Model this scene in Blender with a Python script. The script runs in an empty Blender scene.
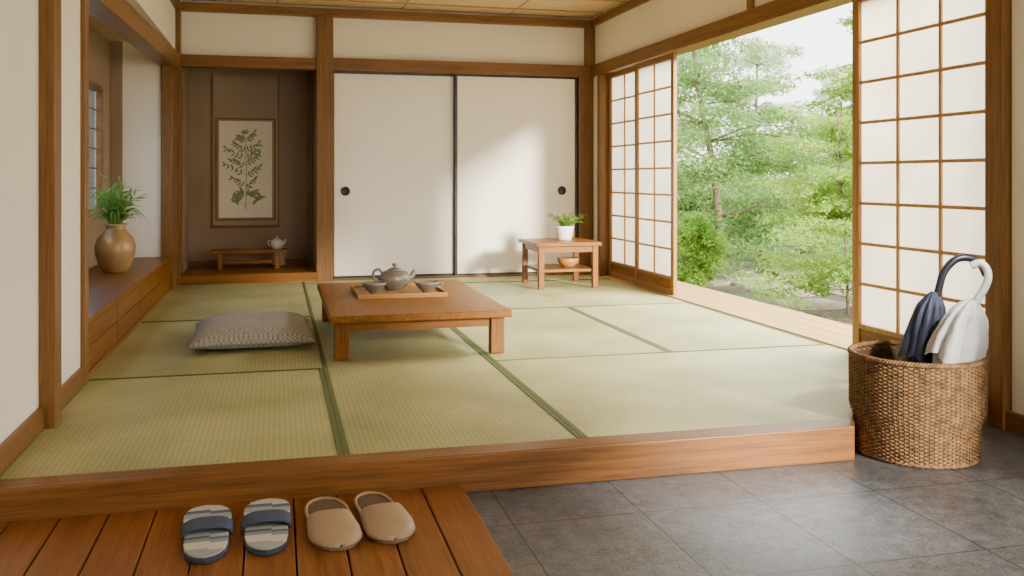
import bpy, bmesh, math, random
import numpy as np
from mathutils import Vector, Matrix, noise
random.seed(7); rng=np.random.default_rng(7)
C=bpy.context.scene.collection
# ---------------------------------------------------------------- materials
def s2l(c):
    return tuple((x/255/12.92 if x/255<=0.04045 else ((x/255+0.055)/1.055)**2.4) for x in c)+(1,)
def newmat(name):
    m=bpy.data.materials.new(name); m.use_nodes=True
    nt=m.node_tree; b=nt.nodes['Principled BSDF']; return m,nt,b
def N(nt,t,**kw):
    n=nt.nodes.new(t)
    for k,v in kw.items():
        if k in n.inputs.keys(): n.inputs[k].default_value=v
        else: setattr(n,k,v)
    return n
def ramp(nt,fac,stops):
    r=nt.nodes.new('ShaderNodeValToRGB'); e=r.color_ramp.elements
    while len(e)<len(stops): e.new(0.5)
    for i,(p,c) in enumerate(stops): e[i].position=p; e[i].color=c
    nt.links.new(fac,r.inputs[0]); return r.outputs[0]
def coords(nt,scale,kind='Object'):
    tc=nt.nodes.new('ShaderNodeTexCoord'); mp=nt.nodes.new('ShaderNodeMapping')
    mp.inputs['Scale'].default_value=scale
    nt.links.new(tc.outputs[kind],mp.inputs[0]); return mp.outputs[0]
def bump(nt,b,h,st=0.2,d=0.01):
    n=nt.nodes.new('ShaderNodeBump'); n.inputs['Strength'].default_value=st; n.inputs['Distance'].default_value=d
    nt.links.new(h,n.inputs['Height']); nt.links.new(n.outputs[0],b.inputs['Normal'])
def wood(name,dark,light,axis='x',rough=0.42,sc=1.0,spec=.3):
    m,nt,b=newmat(name)
    st={'x':(1.0,26,26),'y':(26,1.0,26),'z':(26,26,1.0)}[axis]
    st=tuple(v*sc for v in st)
    co=coords(nt,st)
    n1=N(nt,'ShaderNodeTexNoise',Scale=1.5,Detail=6,Roughness=0.6,Distortion=0.4); nt.links.new(co,n1.inputs['Vector'])
    co2=coords(nt,tuple(v*5 for v in st))
    n2=N(nt,'ShaderNodeTexNoise',Scale=1.5,Detail=3); nt.links.new(co2,n2.inputs['Vector'])
    oi=nt.nodes.new('ShaderNodeObjectInfo')
    mx=N(nt,'ShaderNodeMath',operation='MULTIPLY_ADD'); mx.inputs[1].default_value=0.4
    nt.links.new(n2.outputs[0],mx.inputs[0]); 
    m2=N(nt,'ShaderNodeMath',operation='MULTIPLY'); m2.inputs[1].default_value=0.6
    nt.links.new(n1.outputs[0],m2.inputs[0]); nt.links.new(m2.outputs[0],mx.inputs[2])
    col=ramp(nt,mx.outputs[0],[(0.34,s2l(dark)),(0.66,s2l(light))])
    hs=nt.nodes.new('ShaderNodeHueSaturation')
    mr=N(nt,'ShaderNodeMapRange'); mr.inputs['To Min'].default_value=0.92; mr.inputs['To Max'].default_value=1.1
    nt.links.new(oi.outputs['Random'],mr.inputs['Value']); nt.links.new(mr.outputs[0],hs.inputs['Value'])
    nt.links.new(col,hs.inputs['Color']); nt.links.new(hs.outputs[0],b.inputs['Base Color'])
    b.inputs['Roughness'].default_value=rough; b.inputs['Specular IOR Level'].default_value=spec
    bump(nt,b,mx.outputs[0],0.10,0.003); return m
def plaster(name,c,var=8,rough=0.85):
    m,nt,b=newmat(name); co=coords(nt,(1,1,1))
    n=N(nt,'ShaderNodeTexNoise',Scale=1.3,Detail=5); nt.links.new(co,n.inputs['Vector'])
    d=tuple(max(0,x-var) for x in c); l=tuple(min(255,x+var*0.5) for x in c)
    nt.links.new(ramp(nt,n.outputs[0],[(0.3,s2l(d)),(0.7,s2l(l))]),b.inputs['Base Color'])
    b.inputs['Roughness'].default_value=rough
    n2=N(nt,'ShaderNodeTexNoise',Scale=160,Detail=3); nt.links.new(co,n2.inputs['Vector'])
    bump(nt,b,n2.outputs[0],0.15,0.002); return m
def plain(name,c,rough=0.5,metal=0.0,var=0.12,nsc=12,bst=0.0):
    m,nt,b=newmat(name); co=coords(nt,(1,1,1))
    n=N(nt,'ShaderNodeTexNoise',Scale=nsc,Detail=4); nt.links.new(co,n.inputs['Vector'])
    a=s2l(c); d=tuple(x*(1-var) for x in a[:3])+(1,); l=tuple(min(1,x*(1+var)) for x in a[:3])+(1,)
    nt.links.new(ramp(nt,n.outputs[0],[(0.3,d),(0.7,l)]),b.inputs['Base Color'])
    b.inputs['Roughness'].default_value=rough; b.inputs['Metallic'].default_value=metal
    if bst: bump(nt,b,n.outputs[0],bst,0.003)
    return m
BD,BL=(96,63,28),(144,100,50)
W={a:wood('beam_wood_'+a,BD,BL,a) for a in 'xyz'}
T={a:wood('table_wood_'+a,(94,55,12),(146,92,26),a,0.4,1,.22) for a in 'xyz'}
DK=wood('deck_wood',(98,56,22),(142,88,42),'y',0.36)
STEP=wood('step_wood',(90,56,24),(136,90,44),'x',0.34)
LT={a:wood('lattice_wood_'+a,(156,112,64),(196,150,96),a) for a in 'yz'}
SF=wood('shoji_frame_wood',(124,86,46),(170,124,74),'z')
ENG=wood('engawa_wood',(160,122,72),(200,162,104),'y',0.4)
CEIL=wood('ceiling_wood',(200,168,120),(226,198,152),'x',0.5,0.5)
CEILD=wood('ceiling_batten_wood',(160,124,80),(190,152,104),'x',0.5,0.5)
PL=plaster('white_plaster',(240,231,214),5)
FUS=plaster('fusuma_paper',(245,238,224),4)
TOK=plaster('brown_plaster',(150,126,102),10)
BLACK=plain('black_lacquer',(26,23,21),0.3)
# tatami
def tatami_mat_material():
    m,nt,b=newmat('tatami_weave')
    tc=nt.nodes.new('ShaderNodeTexCoord'); sp=nt.nodes.new('ShaderNodeSeparateXYZ'); nt.links.new(tc.outputs['Object'],sp.inputs[0])
    def sine(sock,f):
        a=N(nt,'ShaderNodeMath',operation='MULTIPLY'); a.inputs[1].default_value=f; nt.links.new(sock,a.inputs[0])
        s=N(nt,'ShaderNodeMath',operation='SINE'); nt.links.new(a.outputs[0],s.inputs[0]); return s.outputs[0]
    sx=sine(sp.outputs[0],2*math.pi/0.021)
    co=coords(nt,(14,160,3)); n=N(nt,'ShaderNodeTexNoise',Scale=1.5,Detail=5,Roughness=.7); nt.links.new(co,n.inputs['Vector'])
    co2=coords(nt,(1,1,1)); n2=N(nt,'ShaderNodeTexNoise',Scale=1.6,Detail=3); nt.links.new(co2,n2.inputs['Vector'])
    a=N(nt,'ShaderNodeMath',operation='MULTIPLY_ADD'); a.inputs[1].default_value=0.08; nt.links.new(sx,a.inputs[0]); nt.links.new(n.outputs[0],a.inputs[2])
    a2=N(nt,'ShaderNodeMath',operation='ADD'); nt.links.new(a.outputs[0],a2.inputs[0]); nt.links.new(n2.outputs[0],a2.inputs[1])
    hf=N(nt,'ShaderNodeMath',operation='MULTIPLY'); hf.inputs[1].default_value=0.5; nt.links.new(a2.outputs[0],hf.inputs[0])
    nt.links.new(ramp(nt,hf.outputs[0],[(0.30,s2l((128,128,80))),(0.5,s2l((168,166,112))),(0.7,s2l((202,198,148)))]),b.inputs['Base Color'])
    b.inputs['Roughness'].default_value=0.48
    bump(nt,b,a.outputs[0],0.45,0.004); return m
TAT=tatami_mat_material()
BORD=plain('tatami_border_cloth',(88,98,52),0.8,var=.2,nsc=80)
def tile_mat():
    m,nt,b=newmat('slate_tile')
    tc=nt.nodes.new('ShaderNodeTexCoord'); mp=nt.nodes.new('ShaderNodeMapping'); mp.inputs['Location'].default_value=(-0.75,-0.2,0)
    nt.links.new(tc.outputs['Object'],mp.inputs[0])
    br=nt.nodes.new('ShaderNodeTexBrick'); br.offset=0; br.squash=1
    for k,v in {'Scale':1.0,'Mortar Size':0.003,'Mortar Smooth':0.2,'Brick Width':0.45,'Row Height':0.55,'Bias':0}.items(): br.inputs[k].default_value=v
    br.inputs['Color1'].default_value=(.58,.58,.58,1); br.inputs['Color2'].default_value=(.78,.78,.78,1)
    nt.links.new(mp.outputs[0],br.inputs['Vector'])
    n=N(nt,'ShaderNodeTexNoise',Scale=16,Detail=10,Roughness=.78); nt.links.new(tc.outputs['Object'],n.inputs['Vector'])
    n3=N(nt,'ShaderNodeTexNoise',Scale=120,Detail=3); nt.links.new(tc.outputs['Object'],n3.inputs['Vector'])
    ad=N(nt,'ShaderNodeMath',operation='MULTIPLY_ADD'); ad.inputs[1].default_value=.6; nt.links.new(n3.outputs[0],ad.inputs[0]); nt.links.new(n.outputs[0],ad.inputs[2])
    base=ramp(nt,ad.outputs[0],[(0.58,s2l((58,61,66))),(1.0,s2l((120,124,130)))])
    mx=nt.nodes.new('ShaderNodeMixRGB'); mx.blend_type='MULTIPLY'; mx.inputs[0].default_value=.5
    nt.links.new(base,mx.inputs[1]); nt.links.new(br.outputs['Color'],mx.inputs[2])
    m2=nt.nodes.new('ShaderNodeMixRGB'); nt.links.new(br.outputs['Fac'],m2.inputs[0]); nt.links.new(mx.outputs[0],m2.inputs[1]); m2.inputs[2].default_value=s2l((40,41,44))
    nt.links.new(m2.outputs[0],b.inputs['Base Color']); b.inputs['Roughness'].default_value=.32
    sb=N(nt,'ShaderNodeMath',operation='SUBTRACT'); nt.links.new(ad.outputs[0],sb.inputs[0]); nt.links.new(br.outputs['Fac'],sb.inputs[1])
    bump(nt,b,sb.outputs[0],0.4,0.004); return m
TILE=tile_mat()
def paper_mat():
    m,nt,b=newmat('shoji_paper'); nt.nodes.remove(b)
    out=nt.nodes['Material Output']; d=nt.nodes.new('ShaderNodeBsdfDiffuse'); t=nt.nodes.new('ShaderNodeBsdfTranslucent'); mx=nt.nodes.new('ShaderNodeMixShader')
    co=coords(nt,(1,1,1)); n=N(nt,'ShaderNodeTexNoise',Scale=3,Detail=5); nt.links.new(co,n.inputs['Vector'])
    c=ramp(nt,n.outputs[0],[(0.3,s2l((246,239,226))),(0.7,s2l((255,251,242)))])
    nt.links.new(c,d.inputs[0]); nt.links.new(c,t.inputs[0]); mx.inputs[0].default_value=.6
    nt.links.new(d.outputs[0],mx.inputs[1]); nt.links.new(t.outputs[0],mx.inputs[2]); nt.links.new(mx.outputs[0],out.inputs[0]); return m
PAPER=paper_mat()
def leaf_mat(name,dark,light,tr=.4):
    m,nt,b=newmat(name); nt.nodes.remove(b)
    out=nt.nodes['Material Output']; d=nt.nodes.new('ShaderNodeBsdfDiffuse'); t=nt.nodes.new('ShaderNodeBsdfTranslucent'); mx=nt.nodes.new('ShaderNodeMixShader')
    co=coords(nt,(1,1,1)); n=N(nt,'ShaderNodeTexNoise',Scale=1.6,Detail=5,Roughness=.7); nt.links.new(co,n.inputs['Vector'])
    c=ramp(nt,n.outputs[0],[(0.32,s2l(dark)),(0.66,s2l(light))])
    nt.links.new(c,d.inputs[0]); nt.links.new(c,t.inputs[0]); mx.inputs[0].default_value=tr
    nt.links.new(d.outputs[0],mx.inputs[1]); nt.links.new(t.outputs[0],mx.inputs[2]); nt.links.new(mx.outputs[0],out.inputs[0]); return m
# ---------------------------------------------------------------- mesh helpers
def link(o,mat=None,parent=None,kind=None,label=None,cat=None,group=None,smooth=False):
    C.objects.link(o)
    if mat is not None and o.type=='MESH': o.data.materials.append(mat)
    if parent is not None: o.parent=parent
    if kind: o['kind']=kind
    if label: o['label']=label
    if cat: o['category']=cat
    if group: o['group']=group
    if smooth:
        for p in o.data.polygons: p.use_smooth=True
    return o
def empty(name,loc,label,cat,kind=None,group=None,rot=0):
    o=bpy.data.objects.new(name,None); o.location=loc; o.rotation_euler=(0,0,rot); o.empty_display_size=.1
    return link(o,kind=kind,label=label,cat=cat,group=group)
def mesh(name,v,f,mat,parent=None,smooth=False,**kw):
    me=bpy.data.meshes.new(name); me.from_pydata([tuple(p) for p in v],[],f); me.update()
    bm=bmesh.new(); bm.from_mesh(me); bmesh.ops.recalc_face_normals(bm,faces=bm.faces); bm.to_mesh(me); bm.free()
    return link(bpy.data.objects.new(name,me),mat,parent,smooth=smooth,**kw)
def bxv(b,off=(0,0,0)):
    x0,x1,y0,y1,z0,z1=b
    v=[(x,y,z) for z in(z0,z1) for y in(y0,y1) for x in(x0,x1)]
    f=[(0,2,3,1),(4,5,7,6),(0,1,5,4),(2,6,7,3),(0,4,6,2),(1,3,7,5)]
    return v,f
def boxes(name,bl,mat,parent=None,bevel=0,world=True,**kw):
    V=[];F=[]
    for b in bl:
        v,f=bxv(b); o=len(V); V+=v; F+=[tuple(i+o for i in q) for q in f]
    A=np.array(V); 
    if parent is None: c=(A.min(0)+A.max(0))/2; c[2]=A[:,2].min()
    else: c=(A.min(0)+A.max(0))/2
    V=[tuple(p-c) for p in A]
    me=bpy.data.meshes.new(name); me.from_pydata(V,[],F); me.update()
    o=bpy.data.objects.new(name,me); link(o,mat,parent,**kw)
    if parent is not None and world: o.location=Vector(c)-parent.location
    else: o.location=c
    if bevel:
        m=o.modifiers.new('bevel','BEVEL'); m.width=bevel; m.segments=2; m.limit_method='ANGLE'
    return o
def box(name,x0,x1,y0,y1,z0,z1,mat,parent=None,bevel=0,**kw): return boxes(name,[(x0,x1,y0,y1,z0,z1)],mat,parent,bevel,**kw)
def lathe_vf(prof,seg=32,cx=0,cy=0):
    V=[];F=[];n=len(prof)
    for i in range(seg):
        a=2*math.pi*i/seg
        for r,z in prof: V.append((cx+r*math.cos(a),cy+r*math.sin(a),z))
    for i in range(seg):
        j=(i+1)%seg
        for k in range(n-1): F.append((i*n+k,j*n+k,j*n+k+1,i*n+k+1))
    return V,F
def lathe(name,prof,mat,parent=None,seg=36,loc=None,**kw):
    V,F=lathe_vf(prof,seg); o=mesh(name,V,F,mat,parent,True,**kw)
    bm=bmesh.new(); bm.from_mesh(o.data); bmesh.ops.remove_doubles(bm,verts=bm.verts,dist=1e-5); bmesh.ops.recalc_face_normals(bm,faces=bm.faces); bm.to_mesh(o.data); bm.free()
    for p in o.data.polygons: p.use_smooth=True
    if loc: o.location=loc
    return o
def cr(pts,n=6):
    P=[Vector(p) for p in pts]; P=[P[0]*2-P[1]]+P+[P[-1]*2-P[-2]]; out=[]
    for i in range(1,len(P)-2):
        for k in range(n):
            t=k/n; a,b,c,d=P[i-1],P[i],P[i+1],P[i+2]
            out.append(0.5*((2*b)+(c-a)*t+(2*a-5*b+4*c-d)*t*t+(3*b-a-3*c+d)*t**3))
    out.append(P[-2]); return out
def tube_vf(pts,rad,seg=8,caps=True):
    P=[Vector(p) for p in pts]; n=len(P)
    R=rad if isinstance(rad,(list,tuple)) else [rad]*n
    if len(R)!=n: R=[R[0]+(R[-1]-R[0])*i/(n-1) for i in range(n)] if len(R)==2 else list(np.interp(np.linspace(0,1,n),np.linspace(0,1,len(R)),R))
    V=[];F=[]; up=Vector((0,0,1)); t0=(P[1]-P[0]).normalized()
    if abs(t0.z)>.9: up=Vector((1,0,0))
    u=(up-t0*up.dot(t0)).normalized()
    for i in range(n):
        t=(P[min(i+1,n-1)]-P[max(i-1,0)]).normalized()
        u=(u-t*u.dot(t)).normalized(); w=t.cross(u)
        for k in range(seg):
            a=2*math.pi*k/seg; V.append(P[i]+(u*math.cos(a)+w*math.sin(a))*R[i])
    for i in range(n-1):
        for k in range(seg):
            l=(k+1)%seg; F.append((i*seg+k,i*seg+l,(i+1)*seg+l,(i+1)*seg+k))
    if caps: F.append(tuple(range(seg))); F.append(tuple((n-1)*seg+k for k in range(seg)))
    return V,F
def tube(name,pts,rad,mat,parent=None,seg=10,smoothpts=6,**kw):
    V,F=tube_vf(cr(pts,smoothpts) if smoothpts else pts,rad,seg); return mesh(name,V,F,mat,parent,True,**kw)
def merge(lst):
    V=[];F=[]
    for v,f in lst:
        o=len(V); V+=[tuple(p) for p in v]; F+=[tuple(i+o for i in q) for q in f]
    return V,F
tn=[0]
def trim(x0,x1,y0,y1,z0,z1,ax,mat=None,bevel=.004):
    tn[0]+=1; return box('trim_%d'%tn[0],x0,x1,y0,y1,z0,z1,mat or W[ax],kind='structure',bevel=bevel)
# ---------------------------------------------------------------- layout constants
XL,XR,YF,YB=-.92,3.2,3.40,9.25
ZG=-.135
ZH=2.05; ZH2=2.17; ZC=2.68
YN=3.60
# floors
box('floor',-2.2,3.4,-2.7,YN+.03,ZG-.1,ZG,TILE,kind='structure')
o=bpy.data.objects['floor']; 
for v in o.data.vertices: v.co+=o.location
o.location=(0,0,0)
boxes('floor.001',[(-1.5,2.25,YF-.02,YB,ZG-.1,-.052),(2.25,XR+.02,YN+.06,YB,ZG-.1,-.052)],W['y'],kind='structure')
def prism(name,poly,z0,z1,mat,**kw):
    n=len(poly); V=[(x,y,z0) for x,y in poly]+[(x,y,z1) for x,y in poly]
    F=[tuple(range(n-1,-1,-1)),tuple(range(n,2*n))]+[(i,(i+1)%n,(i+1)%n+n,i+n) for i in range(n)]
    return mesh(name,V,F,mat,**kw)
tn[0]+=1
st=prism('trim_1',[(-1.0,3.285),(2.25,3.285),(2.46,YN),(3.2,YN),(3.2,YN+.06),(2.48,YN+.06),(2.305,3.40),(-1.0,3.40)],ZG,.004,STEP,kind='structure')
m=st.modifiers.new('bevel','BEVEL'); m.width=.006; m.segments=3; m.limit_method='ANGLE'
# tatami mats
def mat_(x0,x1,y0,y1,along,lab):
    o=box('tatami_mat',x0+.001,x1-.001,y0+.001,y1-.001,-.05,0,TAT,label=lab,cat='mat',group='tatami mats on the raised floor')
    bw=.022
    if along=='y': L=[(x0+.001,x0+bw,y0+.001,y1-.001),(x1-bw,x1-.001,y0+.001,y1-.001)]
    else: L=[(x0+.001,x1-.001,y0+.001,y0+bw),(x0+.001,x1-.001,y1-bw,y1-.001)]
    for a,b,c,d in L: box('border',a,b,c,d,-.001,.003,BORD,parent=o)
la='pale green rush tatami mat'; lb=la+' with green cloth edging'
S1,S2,S3=.235,1.14,2.19; Y1,Y2=4.96,6.87
mat_(XL,S1,YF,Y1,'y',lb); mat_(S1,S2,YF,Y2,'y',la+' under the low table')
nm=prism('tatami_mat',[(S2,YF),(2.305,YF),(2.48,YN+.06),(XR,YN+.06),(XR,Y1),(S2,Y1)],-.05,0,TAT,label='wide pale green tatami mat beside the step and basket',cat='mat',group='tatami mats on the raised floor')
box('border',S2+.001,S2+.022,YF+.001,Y1,-.001,.003,BORD,parent=nm); box('border',S2,XR,Y1-.018,Y1-.001,-.001,.003,BORD,parent=nm)
mat_(XL,S1,Y1,Y2,'x',la+' under the floor cushion'); mat_(S2,S3,Y1,Y2,'y',lb); mat_(S3,XR,Y1,Y2,'y',lb)
mat_(XL,S1,Y2,YB,'x',la+' in front of the alcove'); mat_(S1,S2,Y2,YB,'y',lb); mat_(S2,S3,Y2,8.7,'x',lb); mat_(S3,XR,Y2,8.7,'x',la+' under the side table'); mat_(S2,XR,8.7,YB,'x',lb)
# ---------------------------------------------------------------- back wall
boxes('wall_back',[(-1.6,.37,9.27,9.37,ZH+.06,ZC),(.37,XR+.1,9.27,9.37,ZH+.06,ZC),(.45,XR+.1,9.33,9.41,-.1,ZH+.06),(-1.6,-.97,9.27,9.37,-.1,ZH+.06)],PL,kind='structure')
trim(-.985,.37,9.19,9.37,ZH,ZH2-.01,'x'); trim(.53,XR,9.19,9.33,ZH,ZH2,'x')
trim(-.985,XR,9.19,9.37,2.57,2.65,'x')
trim(.37,.53,9.17,9.41,0,2.57,'z'); trim(-.985,-.875,9.17,9.37,0,2.57,'z')
trim(3.04,XR,9.19,9.33,0,ZH,'z'); trim(3.12,XR+.1,9.14,9.33,ZH2,2.57,'z')
trim(.53,3.04,9.19,9.33,-.03,.015,'x')
# tokonoma
boxes('wall_alcove',[(-.97,.47,10.06,10.14,0,2.4),(-.97,-.88,9.37,10.06,0,2.4),(.37,.47,9.41,10.06,0,2.4),(-.88,.37,9.37,10.06,2.3,2.4)],TOK,kind='structure')
trim(-.875,.37,9.17,10.06,-.04,.09,'x',T['x'])
trim(-.88,.37,10.035,10.06,.09,.15,'x'); trim(.30,.37,9.98,10.06,.09,2.3,'z')
# fusuma doors
def fusuma(n,x0,x1,y,hx,frames):
    e=empty('door_%d'%n,((x0+x1)/2,y,.015),'cream paper sliding door with thin black lacquer frame and round pull','sliding door',kind='structure')
    box('panel',x0+.012,x1-.012,y-.010,y+.012,.03,ZH-.012,FUS,parent=e)
    fr=[(x0,x1,y-.018,y+.018,.015,.035),(x0,x1,y-.018,y+.018,ZH-.022,ZH)]
    if 'l' in frames: fr.append((x0,x0+.026,y-.018,y+.018,.035,ZH-.022))
    if 'r' in frames: fr.append((x1-.026,x1,y-.018,y+.018,.035,ZH-.022))
    boxes('frame',fr,BLACK,parent=e)
    h=lathe('handle',[(0,.004),(.026,.004),(.032,.014),(.042,.014),(.046,0)],BLACK,e,loc=Vector((hx,y-.012,.87))-e.location); h.rotation_euler=(math.pi/2,0,0)
fusuma(1,.535,1.76,9.30,.655,'r'); fusuma(2,1.74,3.035,9.25,2.87,'lr')
# ---------------------------------------------------------------- ceiling
boxes('ceiling',[(-1.7,XR+.2,-2.7,10.3,ZC,ZC+.06)],CEIL,kind='structure')
for i in range(7): trim(XL-.02,XR+.05,8.9-i*.62,8.92-i*.62,ZC-.012,ZC,'x',CEILD,.002)
for xx in (.0,1.2,2.3): trim(xx,xx+.012,3,YB,ZC-.006,ZC-.0,'y',CEILD,.001)
# ---------------------------------------------------------------- left wall
boxes('wall_left',[(XL-.1,XL,-2.7,4.86,-.1,ZC),(XL-.1,XL,4.86,9.19,2.2,ZC)],PL,kind='structure')
box('wall_front',-2.2,XR+.1,-2.8,-2.7,ZG,ZC,PL,kind='structure')
trim(XL-.1,XL+.06,4.05,4.17,0,ZC,'z'); trim(XL-.1,XL+.02,4.86,4.96,0,2.1,'z')
trim(XL,XL+.02,3.3,4.05,0,.09,'y'); trim(XL,XL+.02,4.17,4.86,0,.09,'y')
trim(XL-.02,XL+.05,3.3,9.19,2.57,2.65,'y')
hb=trim(XL-.1,XL+.045,4.9,9.19,1.99,2.13,'y')
for v in hb.data.vertices:
    v.co.z += -0.055*(1-(v.co.y+2.145)/4.29)*2 + .02
# recess
XRB=-1.42; YE=8.80
boxes('wall_left_recess',[(XRB-.1,XRB,4.8,6.2,-.1,2.3),(XRB-.1,XRB,8.32,YE+.1,-.1,2.3),(XRB-.1,XRB,6.2,8.32,-.1,.72),(XRB-.1,XRB,6.2,8.32,1.76,2.3)],TOK,kind='structure')
boxes('wall_recess_end',[(XRB-.1,-.985,YE,YE+.1,-.05,2.4),(XRB,XL-.02,4.8,4.86,-.05,2.3)],PL,kind='structure')
boxes('ceiling.001',[(XRB-.1,XL-.1,4.8,YE+.1,2.2,2.26)],CEIL,kind='structure')
trim(XRB,XRB+.10,YE-.03,YE,.3,2.2,'z',TOK)
trim(-1.0,-.9,YE-.03,9.17,0,2.03,'z')
trim(XL-.005,XL+.012,4.96,YE-.03,-.01,.028,'y')
# window
we=empty('window_1',(XRB-.03,7.26,.72),'small wood framed side window with slats','window',kind='structure')
boxes('frame',[(XRB-.06,XRB+.02,6.2,8.32,.72,.76),(XRB-.06,XRB+.02,6.2,8.32,1.72,1.76),(XRB-.06,XRB+.02,6.2,6.24,.76,1.72),(XRB-.03,XRB+.02,8.29,8.32,.76,1.72)]+[(XRB-.032,XRB-.024,6.24,8.29,.76+.96*k/6-.005,.76+.96*k/6+.005) for k in range(1,6)],W['y'],parent=we,bevel=.003)
gm,nt,b=newmat('window_glass'); nt.nodes.remove(b); tr_=nt.nodes.new('ShaderNodeBsdfTransparent'); gl=nt.nodes.new('ShaderNodeBsdfGlossy'); gl.inputs['Roughness'].default_value=.05; mx=nt.nodes.new('ShaderNodeMixShader'); mx.inputs[0].default_value=.12
n=N(nt,'ShaderNodeTexNoise',Scale=3); nt.links.new(ramp(nt,n.outputs[0],[(0.3,(.6,.74,.88,1)),(.7,(.7,.82,.92,1))]),tr_.inputs[0])
nt.links.new(tr_.outputs[0],mx.inputs[1]); nt.links.new(gl.outputs[0],mx.inputs[2]); nt.links.new(mx.outputs[0],nt.nodes['Material Output'].inputs[0])
box('glass',XRB-.04,XRB-.036,6.24,8.29,.76,1.72,gm,parent=we)
# built-in cabinet
cb=empty('built_in_cabinet',(-1.17,6.8,-.05),'long low built-in wooden cabinet under the window recess','cabinet')
X0=XRB+.015
box('body',X0,XL-.005,4.97,YE-.04,-.05,.27,T['y'],parent=cb)
box('cabinet_top',X0,XL+.012,4.97,YE-.04,.27,.30,T['y'],parent=cb,bevel=.004)
for k in range(4):
    a=4.98+k*.94; box('drawer',XL-.008,XL+.004,a,a+.93,.155,.262,T['y'],parent=cb,bevel=.003); box('drawer',XL-.008,XL+.004,a,a+.93,.03,.148,T['y'],parent=cb,bevel=.003)
# ---------------------------------------------------------------- right wall
boxes('wall_right',[(XR,XR+.1,3.2,9.33,ZH2,ZC),(XR,XR+.1,8.98,9.33,0,ZH2),(XR,XR+.1,1.3,3.5,ZG,ZC),(XR,XR+.1,-2.7,1.3,2.2,ZC),(XR,XR+.1,-2.7,-2.1,ZG,2.2)],PL,kind='structure')
trim(XR-.03,XR+.14,3.62,9.19,ZH,ZH2,'y'); trim(XR-.03,XR+.1,3.3,9.14,2.57,2.65,'y')
trim(XR-.04,XR+.12,3.51,3.62,ZG,ZC,'z'); trim(XR-.03,XR+.14,8.92,9.0,0,ZH,'z')
trim(XR-.02,XR+.1,5.82,5.9,ZH2,2.57,'z')
trim(XR-.025,XR,2.7,3.51,ZG,ZG+.09,'y')
trim(XR,XR+.16,3.62,8.92,-.06,.012,'y',ENG)
# engawa
eg=empty('veranda',(3.6,6.2,-.4),'narrow light wooden veranda boards along the garden opening','veranda')
boxes('boards',[(3.37+.145*k,3.37+.145*k+.14,3.62,9.3,-.06,-.005) for k in range(3)],ENG,parent=eg,bevel=.003)
for k in range(5): box('support',3.5,3.6,3.8+k*1.25,3.9+k*1.25,-.4,-.06,W['z'],parent=eg)
# shoji
def shoji(n,y0,y1,x,cols,rows,lab):
    e=empty('door_%d'%n,(x,(y0+y1)/2,.012),lab,'shoji screen',kind='structure')
    z0,z1=.012,ZH; s=.062
    box('paper',x+.004,x+.006,y0+s,y1-s,.15,z1-.03,PAPER,parent=e)
    boxes('frame',[(x-.016,x+.016,y0,y0+s,z0,z1),(x-.016,x+.016,y1-s,y1,z0,z1),(x-.016,x+.016,y0+s,y1-s,z1-.045,z1),(x-.016,x+.016,y0+s,y1-s,z0,.06),(x-.016,x+.016,y0+s,y1-s,.14,.165)],SF,parent=e,bevel=.003)
    box('kick_board',x-.006,x+.006,y0+s,y1-s,.06,.14,T['y'],parent=e)
    L=[]
    for k in range(1,cols):
        yy=y0+s+(y1-y0-2*s)*k/cols; L.append((x-.008,x+.002,yy-.010,yy+.010,.165,z1-.045))
    for k in range(1,rows):
        zz=.165+(z1-.21)*k/rows; L.append((x-.007,x+.003,y0+s,y1-s,zz-.009,zz+.009))
    boxes('lattice',L,LT['z'],parent=e)
shoji(3,8.07,8.92,3.279,2,8,'white paper shoji screen with wooden lattice near the closet')
shoji(4,7.24,8.12,3.245,2,8,'white paper shoji screen with wooden lattice beside the garden opening')
shoji(5,3.62,4.74,3.245,3,8,'wide white paper shoji screen with wooden lattice behind the basket')
# ---------------------------------------------------------------- deck
dk=empty('wooden_step_deck',(-.3,2.5,ZG),'reddish brown plank deck below the raised floor','deck')
PX=[.645-.147*(k+1) for k in range(14)]
boxes('planks',[(a,a+.142,1.6,3.283,ZG+.012,ZG+.035) for a in PX],DK,parent=dk,bevel=.003)
box('deck_base',PX[-1],.64,1.6,3.283,ZG,ZG+.012,plain('dark_gap',(40,26,16),.8),parent=dk)
ZD=ZG+.035
# ---------------------------------------------------------------- low table
lt=empty('low_table',(.795,5.9,0),'low brown wooden tea table with thick top','table')
box('table_top',.275,1.285,5.08,6.72,.215,.255,T['y'],parent=lt,bevel=.006)
for x in (.305,1.18):
    for y in (5.15,6.58): box('leg',x,x+.078,y,y+.078,.003,.215,T['z'],parent=lt,bevel=.005)
boxes('apron',[(.33,.355,5.228,6.58,.155,.215),(1.21,1.235,5.228,6.58,.155,.215),(.383,1.18,5.175,5.20,.155,.215),(.383,1.18,6.605,6.63,.155,.215)],T['x'],parent=lt)
ZT=.255
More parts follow.
